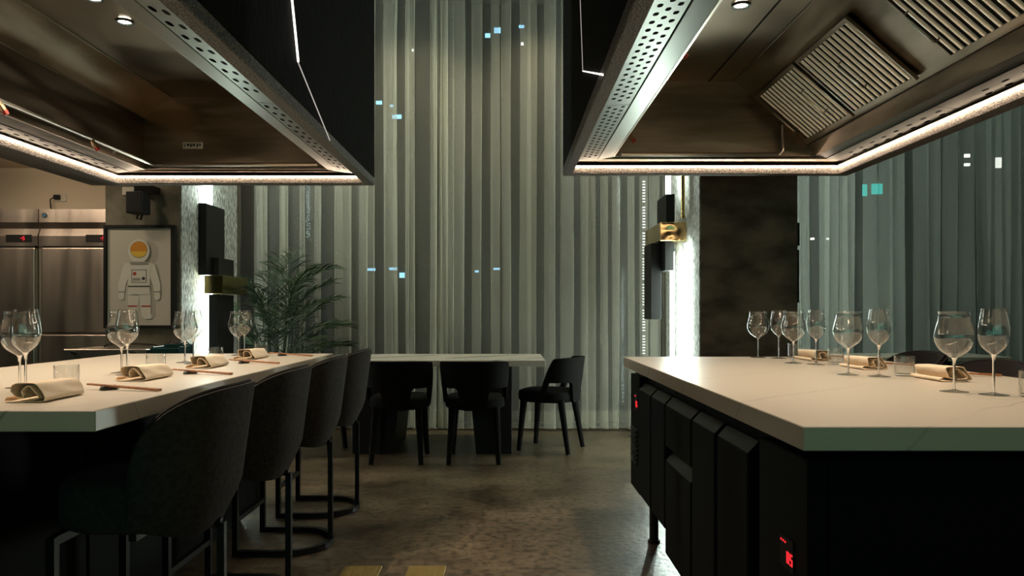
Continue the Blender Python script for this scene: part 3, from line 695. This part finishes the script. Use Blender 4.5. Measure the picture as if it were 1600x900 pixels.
# tumblers
def make_tumbler():
    r = thing('tumbler', 'x', 'glass', group='straight water tumblers on the counters')
    prof = [(0.0005,0.0),(0.031,0.0),(0.0335,0.003),(0.034,0.01),(0.0345,0.071),(0.0335,0.072),(0.0328,0.068),(0.0325,0.012),(0.030,0.008),(0.0005,0.008)]
    MB().lathe(prof, 40).build('body', M['glass'], r, smooth=35); return r
t0 = make_tumbler(); first = True
for pos, where in (([(-1.324,2.21),(-1.328,2.78),(-1.33,3.35),(-1.307,3.90)], spot_l), ([(1.43,2.0),(1.435,2.66),(1.451,3.25),(1.446,3.70)], spot_r)):
    for (x, y), wh in zip(pos, where):
        lb = 'low straight water tumbler '+wh
        if first: t0.location = (x, y, ZT); t0['label'] = lb; first = False
        else: dup(t0, (x, y, ZT), 0, lb)
# napkins: a folded roll, open end towards -y
def make_napkin(seed):
    rnd = random.Random(seed)
    cm = [(-4.6,1.15),(-5.2,0.75),(-5.0,0.25),(-3.6,0.16),(0,0.14),(3.8,0.16),(4.9,0.45),(4.95,1.0),(4.1,2.3),(3.0,3.9),(2.0,4.35),(-1.2,4.35),(-2.8,4.2),(-3.35,3.6),(-3.1,2.2),(-2.3,1.15),(-0.6,0.95),(-0.3,1.4),(-0.8,2.7),(0.3,3.75),(1.7,3.3),(3.4,1.4),(2.6,0.75),(0.6,0.62)]
    P = smoothp([(x/100, z/100) for x, z in cm])
    th = 0.0018; rows = []
    NY = 12
    for k in range(NY+1):
        u = k/NY; y = -0.095+0.19*u
        row_o, row_i = [], []
        for i, (x, z) in enumerate(P):
            a, c = P[max(i-1,0)], P[min(i+1,len(P)-1)]
            d = Vector((c[0]-a[0], c[1]-a[1])); d = d.normalized() if d.length > 1e-9 else Vector((1,0))
            n = (-d.y, d.x)
            f = 1.12-0.10*u*(z/0.044)
            wv = 0.0006*math.sin(9*u+z*160+seed)
            e = (0.004*math.sin(i*0.35+seed)) if k in (0, NY) else 0
            xx, zz = x*(1-0.05*u)+wv, max(0.0015, z*f+wv*0.6*(z > 0.01))
            row_o.append((xx+n[0]*th/2, y+e, max(0.0006, zz+n[1]*th/2)))
            row_i.append((xx-n[0]*th/2, y+e, max(0.0003, zz-n[1]*th/2)))
        rows.append(row_o+list(reversed(row_i)))
    r = thing('napkin', 'x', 'napkin', group='folded sand linen napkins on the counters')
    mb = MB().grid(rows, cv=True); q = len(P)
    for base in (0, NY*2*q):
        for i in range(q-1): mb.f.append((base+i, base+i+1, base+2*q-2-i, base+2*q-1-i))
    mb.build('cloth', M['napkin'], r, smooth=50)
    return r
for i, (x, y) in enumerate([(-1.235,1.975),(-1.255,2.555),(-1.262,3.105),(-1.27,3.66)]):
    n = make_napkin(i); n.location = (x, y, ZT); n.rotation_euler.z = (0.03,-0.04,-0.02,-0.05)[i]; n['label'] = 'folded sand linen napkin '+spot_l[i]
for i, (x, y) in enumerate([(1.488,2.535),(1.468,3.04),(1.475,3.56)]):
    n = make_napkin(i+5); n.location = (x, y, ZT); n.rotation_euler.z = (0.0,0.05,0.04)[i]; n['label'] = 'folded sand linen napkin '+('beside the second glasses from the near end of the right counter', 'beside the third glasses along the right counter', 'at the far end of the right counter')[i]
# chopsticks on rests
r0 = thing('chopstick_rest', 'x', 'chopstick rest', group='dark glazed chopstick rests')
rows = []
for x, h, wd in ((-0.028,0.005,0.006),(-0.02,0.013,0.010),(-0.006,0.010,0.010),(0.004,0.009,0.010),(0.018,0.014,0.010),(0.028,0.005,0.006)):
    rows.append([(x,-wd,0.0),(x,-wd*0.8,h),(x,wd*0.8,h),(x,wd,0.0)])
mb = MB().grid(rows, cv=True); mb.f.append((0,1,2,3)); mb.f.append((20,21,22,23)); mb.build('body', M['stone'], r0, bev=0.0012)
k0 = thing('chopstick', 'x', 'chopstick', group='wooden chopsticks on the counters')
MB().tube([(-0.125,0,0.0),(0.125,0,0.0)], [0.0023,0.0036], square=True).build('stick', M['wood'], k0, bev=0.0006)
first = True
def sticks(x, y, yaw, where):
    global first
    rz = yaw+PI/2-0.25
    if first: r0.location = (x, y, ZT); r0.rotation_euler.z = rz; r0['label'] = 'dark glazed chopstick rest '+where
    else: dup(r0, (x, y, ZT), rz, 'dark glazed chopstick rest '+where)
    for s, wd in ((-1, 'nearer'), (1, 'farther')):
        cx, cy = x+0.05*math.cos(yaw)-s*0.005*math.sin(yaw), y+0.05*math.sin(yaw)+s*0.005*math.cos(yaw)
        lb = wd+' wooden chopstick of the pair '+where
        if first: o = k0; o['label'] = lb; first = False
        else: o = dup(k0, (0,0,0), 0, lb)
        # rests over the dark rest, thick end touching the stone
        tilt = math.radians(2.6)
        o.rotation_euler = (0, tilt, yaw); o.location = (cx, cy, ZT+0.0095)
for i in range(4): sticks(-1.185, 2.19+0.56*i, -0.24, spot_l[i])
for i, (x, y) in enumerate(((1.60, 2.665), (1.58, 3.19), (1.59, 3.70))): sticks(x, y, -0.1, ('beside the second glasses along the right counter', 'beside the third glasses along the right counter', 'at the far right counter end')[i])

# ------------------------------------------------------------------ wall lights on the columns
t = thing('wall_light', 'tall white light tube with black and brass blocks beside the palm', 'wall light', (-2.36, 5.8, 0))
MB().tube([(-2.362,5.82,0.05),(-2.362,5.82,4.25)], 0.026, 14).build('light_tube', M['tube'], t, smooth=50, world=True)
MB().box(-2.394, -2.333, 5.70, 6.07, 1.418, 1.975).build('black_block', M['black'], t, bev=0.002, world=True)
MB().box(-2.332, -2.275, 5.80, 6.12, 1.418, 1.56).build('black_block', M['black'], t, bev=0.002, world=True)
sub(MB().box(-2.334, -2.19, 5.66, 6.20, 1.272, 1.412).build('brass_block', M['brass'], t, bev=0.002, world=True), 'polished brass block')
MB().box(-2.325, -2.25, 5.72, 6.05, 0.45, 1.268).build('black_block', M['black'], t, bev=0.002, world=True)
t = thing('wall_light', 'tall white light tube with black and hammered brass blocks on the right column', 'wall light', (1.36, 5.8, 0))
for x, Y in ((1.385, 5.70), (1.345, 6.0)):
    MB().tube([(x,Y,0.05),(x,Y,1.62 if x < 1.36 else 1.66)], 0.018, 14).build('light_tube', M['tube'], t, smooth=50, world=True)
MB().tube([(1.30,5.95,2.07),(1.30,5.95,4.25)], 0.02, 14).build('light_tube', M['tube'], t, smooth=50, world=True)
sub(MB().tube([(1.37,5.75,1.86),(1.37,5.75,4.25)], 0.016, 12).build('brass_rod', M['brass'], t, smooth=50, world=True), 'brass rod')
MB().box(1.25, 1.318, 5.80, 6.15, 1.84, 2.06).build('black_block', M['black'], t, bev=0.002, world=True)
bb = sub(MB().box(1.20, 1.404, 5.776, 6.42, 1.69, 1.835).build('brass_block', M['brass'], t, bev=0.002, world=True), 'brass block with a hammered front')
MB().box(1.203, 1.401, 5.768, 5.775, 1.693, 1.832).build('hammered_face', M['brass_hammered'], bb, world=True)
MB().box(1.245, 1.318, 5.82, 6.1, 1.46, 1.686).build('black_block', M['black'], t, bev=0.002, world=True)
MB().box(1.16, 1.243, 5.95, 6.25, 1.07, 1.686).build('black_block', M['black'], t, bev=0.002, world=True)

t = thing('wall_light', 'black block of a wall light just showing past the right edge of the dark column', 'wall light', (2.16, 5.9, 0))
MB().tube([(2.165,6.1,0.05),(2.165,6.1,4.25)], 0.02, 12).build('light_tube', M['tube'], t, smooth=50, world=True)
MB().box(2.129, 2.152, 5.42, 5.5, 1.62, 1.79).build('black_block', M['black'], t, bev=0.002, world=True)
MB().box(2.129, 2.20, 5.55, 5.95, 1.2, 1.6).build('black_block', M['black'], t, bev=0.002, world=True)
# ------------------------------------------------------------------ kitchen: fridges, print, speaker, outlet
FY = 5.9
fr = thing('upright_fridge', 'tall four-door stainless steel fridge against the beige wall', 'fridge', (-3.76, FY, 0))
MB().box(-4.44, -3.08, FY+0.04, FY+0.74, 0.12, 1.955).build('body', M['fridge_steel'], fr, bev=0.004, world=True)
for s, (xa, xb) in enumerate(((-4.44,-3.765),(-3.755,-3.08))):
    MB().prism([(FY+0.0,1.85),(FY+0.0,1.955),(FY+0.04,1.958),(FY+0.04,1.66),(FY+0.0,1.66),(FY-0.006,1.74),(FY+0.022,1.80)], xa, xb, 'x').build('header', M['fridge_steel'], fr, smooth=20, world=True)
    for z0, z1 in ((0.965,1.645),(0.16,0.95)):
        MB().box(xa+0.02, xb-0.02, FY-0.01, FY+0.038, z0, z1).build('door', M['fridge_steel'], fr, bev=0.008, seg=2, world=True)
    MB().box(xa+0.03, xb-0.03, FY+0.0, FY+0.05, 1.645, 1.66).build('grip', M['dark'], fr, world=True)
    dx = xb-0.255 if s == 0 else xb-0.30
    d = MB().box(dx, dx+0.21, FY-0.006, FY+0.01, 1.69, 1.75).build('display', M['black'], fr, bev=0.002, world=True)
    m_ = MB()
    for a in ((0,0.018,0,0.005),(0,0.018,0.013,0.018),(0,0.018,0.026,0.031),(0,0.005,0.013,0.031),(0.013,0.018,0,0.018)):
        m_.box(dx+0.135+a[0], dx+0.135+a[1], FY-0.008, FY-0.005, 1.705+a[2], 1.705+a[3])
    m_.box(dx+0.118, dx+0.130, FY-0.008, FY-0.005, 1.718, 1.723)
    m_.build('digit', M['red'], d, world=True)
for x in (-4.36, -3.84, -3.68, -3.16): MB().tube([(x,6.2,0),(x,6.2,0.13)], 0.025, 8).build('foot', M['pipe'], fr, world=True)
bd = MB().tube([(-3.71,FY+0.001,1.905),(-3.71,FY-0.006,1.905)], 0.022, 16).build('badge', M['strip_steel'], fr, world=True)
MB().tube([(-3.71,FY-0.005,1.905),(-3.71,FY-0.008,1.905)], 0.012, 12).build('emblem', mat('badge_blue', (0.05,0.16,0.35), 0.3), bd, world=True)
# low stainless bench with knobs, box beside it
t = thing('steel_bench', 'low stainless bench with two round knobs below the framed print', 'bench', (-2.71, 5.1, 0))
MB().box(-2.99, -2.43, 4.95, 5.37, 0.12, 0.88).build('body', M['steel'], t, bev=0.004, world=True)
for x in (-2.91, -2.51): MB().tube([(x,4.951,0.858),(x,4.935,0.858),(x,4.92,0.858)], [0.013,0.013,0.010], 12).build('knob', M['strip_steel'], t, smooth=40, world=True)
for x in (-2.95, -2.47):
    for y in (5.0, 5.32): MB().box(x-0.02, x+0.02, y-0.02, y+0.02, 0, 0.12).build('leg', M['steel'], t, world=True)
t = tag(MB().tube([(-2.85,5.2,0.887),(-2.82,5.2,0.905),(-2.72,5.2,0.91),(-2.58,5.2,0.905),(-2.51,5.22,0.90),(-2.47,5.22,0.886)], 0.006, 6).build('cable', M['black'], smooth=50), 'black cable lying on top of the steel bench', 'cable')
t = thing('storage_box', 'open black and teal box beside the steel bench', 'box', (-2.32, 5.1, 0))
mb = MB(); mb.box(-2.42,-2.225,4.98,5.0,0.55,0.885); mb.box(-2.42,-2.225,5.18,5.2,0.55,0.905); mb.box(-2.42,-2.405,5.0,5.18,0.55,0.895); mb.box(-2.24,-2.225,5.0,5.18,0.55,0.895); mb.box(-2.405,-2.24,5.0,5.18,0.55,0.57)
mb.build('body', M['teal_plastic'], t, bev=0.003, world=True)
mb = MB(); mb.box(-2.42,-2.225,4.98,5.2,0.0,0.549); mb.build('stand', M['black'], t, world=True)
MB().tube([(-2.41,5.19,0.9),(-2.36,5.19,0.93),(-2.31,5.19,0.905),(-2.26,5.19,0.92),(-2.23,5.19,0.89)], 0.005, 6).build('handle', M['black'], t, smooth=50, world=True)
# framed astronaut print (a plain generic astronaut)
t = thing('framed_print', 'black framed print of an astronaut in white suit with orange visor', 'picture', (-2.68, 5.38, 1.39))
xa, xb, za, zb2 = -2.945, -2.425, 1.012, 1.765; yf = 5.36
for a in ((xa,xb,za,za+0.022),(xa,xb,zb2-0.022,zb2),(xa,xa+0.022,za+0.022,zb2-0.022),(xb-0.03,xb,za+0.022,zb2-0.022)):
    MB().box(a[0], a[1], yf, 5.398, a[2], a[3]).build('frame', M['black'], t, bev=0.002, world=True)
pp = MB().box(xa+0.022, xb-0.03, yf+0.016, yf+0.022, za+0.022, zb2-0.022).build('print', M['paper'], t, world=True)
cx, layer = -2.688, [0]
def flat(pts, m):
    layer[0] += 1; y = yf+0.0158-0.0004*layer[0]
    mb = MB().add([(cx+x, y, 1.39+z) for x, z in pts]+[(cx+x, y+0.0003, 1.39+z) for x, z in pts],
        [tuple(range(len(pts))), tuple(range(2*len(pts)-1, len(pts)-1, -1))]+[(i, (i+1) % len(pts), (i+1) % len(pts)+len(pts), i+len(pts)) for i in range(len(pts))])
    return mb.build('ink', M[m], pp, world=True)
def ell(x, z, a, bb, n=28): return [(x+a*math.cos(2*PI*k/n), z+bb*math.sin(2*PI*k/n)) for k in range(n)]
def cap(x0, z0, x1, z1, r0, r1, n=8):
    d = Vector((x1-x0, z1-z0)); an = math.atan2(d.y, d.x)
    return [(x0+r0*math.cos(an+PI/2+PI*k/n), z0+r0*math.sin(an+PI/2+PI*k/n)) for k in range(n+1)]+[(x1+r1*math.cos(an-PI/2+PI*k/n), z1+r1*math.sin(an-PI/2+PI*k/n)) for k in range(n+1)]
flat(ell(0.065, 0.17, 0.075, 0.09), 'print_shadow'); flat(cap(0.10,0.05,0.13,-0.13,0.045,0.035), 'print_shadow'); flat(cap(0.06,-0.12,0.07,-0.27,0.05,0.045), 'print_shadow')
for sx in (-1, 1):
    flat(cap(sx*0.042,-0.12,sx*0.05,-0.27,0.043,0.034), 'print_white'); flat(cap(sx*0.052,-0.285,sx*0.075,-0.29,0.026,0.02), 'print_white')
    flat([(sx*0.05-0.034,-0.222),(sx*0.05+0.034,-0.222),(sx*0.05+0.034,-0.212),(sx*0.05-0.034,-0.212)], 'print_red')
    flat(cap(sx*0.085,0.065,sx*0.125,-0.05,0.034,0.027), 'print_white'); flat(cap(sx*0.128,-0.055,sx*0.130,-0.12,0.027,0.022), 'print_white')
    flat(ell(sx*0.131,-0.145,0.022,0.026), 'print_white'); flat([(sx*0.13-0.024,-0.115),(sx*0.13+0.024,-0.115),(sx*0.13+0.024,-0.110),(sx*0.13-0.024,-0.110)], 'print_black')
flat([(-0.085,0.09),(-0.05,0.11),(0.05,0.11),(0.085,0.09),(0.08,-0.02),(0.075,-0.13),(-0.075,-0.13),(-0.08,-0.02)], 'print_white')
flat([(-0.055,0.05),(0.055,0.05),(0.055,-0.045),(-0.055,-0.045)], 'print_black'); flat([(-0.051,0.046),(0.051,0.046),(0.051,-0.041),(-0.051,-0.041)], 'print_white')
flat(ell(-0.032,0.02,0.013,0.013,16), 'print_red'); flat(ell(0.033,-0.015,0.012,0.012,16), 'print_black'); flat([(-0.045,-0.03),(0.01,-0.03),(0.01,-0.012),(-0.045,-0.012)], 'print_grey')
flat([(-0.08,-0.075),(0.08,-0.075),(0.08,-0.068),(-0.08,-0.068)], 'print_black')
flat(ell(0,0.185,0.078,0.088), 'print_white'); flat(ell(0,0.195,0.064,0.062), 'print_grey'); flat(ell(0,0.197,0.060,0.058), 'print_orange')
flat([(0.058*math.cos(PI+PI*k/12), 0.182+0.042*math.sin(PI+PI*k/12)) for k in range(13)], 'print_gold')
flat(cap(-0.055,0.098,0.055,0.098,0.009,0.009), 'print_grey')
# speaker with bracket and cable on the column
t = thing('speaker', 'small black speaker on a bracket above the framed print', 'speaker', (-2.64, 5.3, 1.9))
MB().box(-2.70, -2.582, 5.20, 5.33, 1.83, 1.985).build('cabinet', M['black'], t, bev=0.008, seg=2, world=True)
MB().box(-2.69, -2.55, 5.30, 5.398, 1.99, 2.04).build('bracket', M['metal_black'], t, world=True)
MB().tube([(-2.64,5.34,1.99),(-2.64,5.34,1.93),(-2.64,5.33,1.92)], 0.012, 8).build('arm', M['metal_black'], t, world=True)
MB().tube([(-2.66,5.38,2.03),(-2.71,5.33,2.0),(-2.72,5.32,1.95),(-2.69,5.33,1.92)], 0.004, 6).build('cable', M['black'], t, smooth=50, world=True)
MB().tube([(-2.65,5.28,1.832),(-2.66,5.28,1.80),(-2.63,5.28,1.795),(-2.62,5.28,1.832)], 0.008, 6).build('plug', M['black'], t, smooth=50, world=True)
t = tag(MB().box(-2.82, -2.71, 5.385, 5.399, 1.985, 2.045).build('blank_plate', M['white_plastic'], bev=0.002), 'pale blank plate on the column beside the speaker', 'plate')
t = thing('wall_outlet', 'pale wall outlet with black plug above the fridge', 'outlet', (-4.17, 6.84, 2.2))
MB().box(-4.22, -4.10, 6.838, 6.849, 2.155, 2.23).build('plate', M['white_plastic'], t, bev=0.002, world=True)
MB().box(-4.20, -4.15, 6.80, 6.837, 2.175, 2.215).build('plug', M['black'], t, bev=0.004, world=True)
MB().tube([(-4.20,6.81,2.19),(-4.225,6.80,2.17),(-4.22,6.80,2.10),(-4.20,6.80,1.99),(-4.20,6.80,1.9)], 0.006, 6).build('cord', M['black'], t, smooth=50, world=True)

# ------------------------------------------------------------------ palm
palm = thing('potted_palm', 'potted areca palm with thin dark fronds before the sheer curtain', 'plant', (-2.05, 6.5, 0))
MB().lathe([(0.0005,0.0),(0.16,0.0),(0.21,0.40),(0.22,0.42),(0.20,0.42),(0.195,0.37),(0.0005,0.37)], 28).build('pot', M['pot'], palm, smooth=40)
MB().lathe([(0.0005,0.385),(0.194,0.375)], 20).build('soil', M['soil'], palm)
rnd = random.Random(21)
def frond(az, stem_h, length, lean, droop):
    """bare cane up to stem_h, then a feather of paired leaflets that arches over"""
    p = Vector((0.06*math.cos(az)+rnd.uniform(-.05,.05), 0.06*math.sin(az)+rnd.uniform(-.05,.05), 0.37))
    d_az = Vector((math.cos(az), math.sin(az), 0)); side = Vector((-math.sin(az), math.cos(az), 0))
    pts = [p.copy()]; ns, nf = 5, 10
    for k in range(ns):
        p = p+(d_az*math.sin(math.radians(lean*0.35))+Vector((0,0,math.cos(math.radians(lean*0.35)))))*(stem_h/ns); pts.append(p.copy())
    for k in range(nf):
        a = math.radians(lean+droop*(k/nf)**1.3)
        p = p+(d_az*math.sin(a)+Vector((0,0,math.cos(a))))*(length/nf); pts.append(p.copy())
    m = len(pts); f = MB(); f.tube(pts, [0.006*(1-0.8*k/m) for k in range(m)], 5)
    for k in range(nf*2-1):
        u = k/(nf*2-2); i = ns+k//2; q = pts[i].lerp(pts[min(i+1, m-1)], 0.5*(k % 2)); tdir = (pts[min(i+1, m-1)]-pts[i-1]).normalized()
        ll = (0.16+0.26*math.sin(PI*(0.12+0.72*u)))*rnd.uniform(0.85,1.12)*length/0.8
        for sg in (-1, 1):
            dr = (tdir*rnd.uniform(0.45,1.0)+side*sg*rnd.uniform(0.45,1.15)+Vector((rnd.uniform(-.2,.2),rnd.uniform(-.2,.2),rnd.uniform(-0.15,0.3)))).normalized()
            mid = q+dr*ll*0.5; end = q+dr*ll*0.97+Vector((0,0,-ll*rnd.uniform(0.02,0.28)))
            wv = dr.cross(Vector((rnd.uniform(-.6,.6),1,rnd.uniform(-.6,.6)))).normalized()*0.005
            f.add([q-wv*0.4, q+wv*0.4, mid+wv, mid-wv, end], [(0,1,2,3),(3,2,4)])
    f.v = [(max(x, -0.33 if y > -0.24 else -0.125), max(min(y, 0.44), -0.62) if x < 0.42 or z > 0.85 else max(y, 0.20), z) for x, y, z in f.v]   # leaves stop at the column and the curtain
    f.build('frond', M['leaf'], palm)
for az, sh_, ln, le, dr in ((95,.72,.52,12,30),(15,.62,.50,25,60),(-25,.52,.48,35,60),(165,.66,.46,22,55),(205,.5,.42,32,60),(55,.70,.50,20,50),(-60,.5,.46,35,65),(-100,.58,.46,26,60),(0,.42,.50,48,60),(135,.55,.45,30,60),(-140,.45,.40,36,60),(35,.4,.48,50,55),(-35,.32,.46,52,60),(178,.4,.36,40,65),(80,.78,.48,8,35),(8,.76,.50,20,75),(-10,.30,.48,60,50),(110,.64,.50,16,45),(250,.35,.40,45,55),(25,.25,.5,58,45),(150,.3,.38,45,60),(-75,.36,.42,45,60),(45,.55,.5,36,60),(70,.45,.46,30,45),(-45,.62,.44,18,55),(190,.62,.42,14,50),(120,.40,.46,34,50),(30,.74,.44,14,60)):
    frond(math.radians(az), sh_+0.10, ln, le, dr)

# ------------------------------------------------------------------ brass floor covers
for i, (x, lb) in enumerate(((-0.638, 'ribbed brass floor cover in the aisle, the one nearer the stools'), (-0.355, 'ribbed brass floor cover in the aisle, the duller one nearer the right counter'))):
    t = thing('floor_cover', lb, 'floor cover', (x, 3.19, 0), group='ribbed brass floor covers')
    MB().box(-0.082, 0.082, -0.082, 0.082, 0.0005, 0.004).build('plate', M['brass_plate'], t, bev=0.001)
    for k in range(12): MB().box(-0.068+k*0.0115, -0.068+k*0.0115+0.006, -0.07, 0.07, 0.004, 0.0062).build('rib', M['brass_plate'], t)
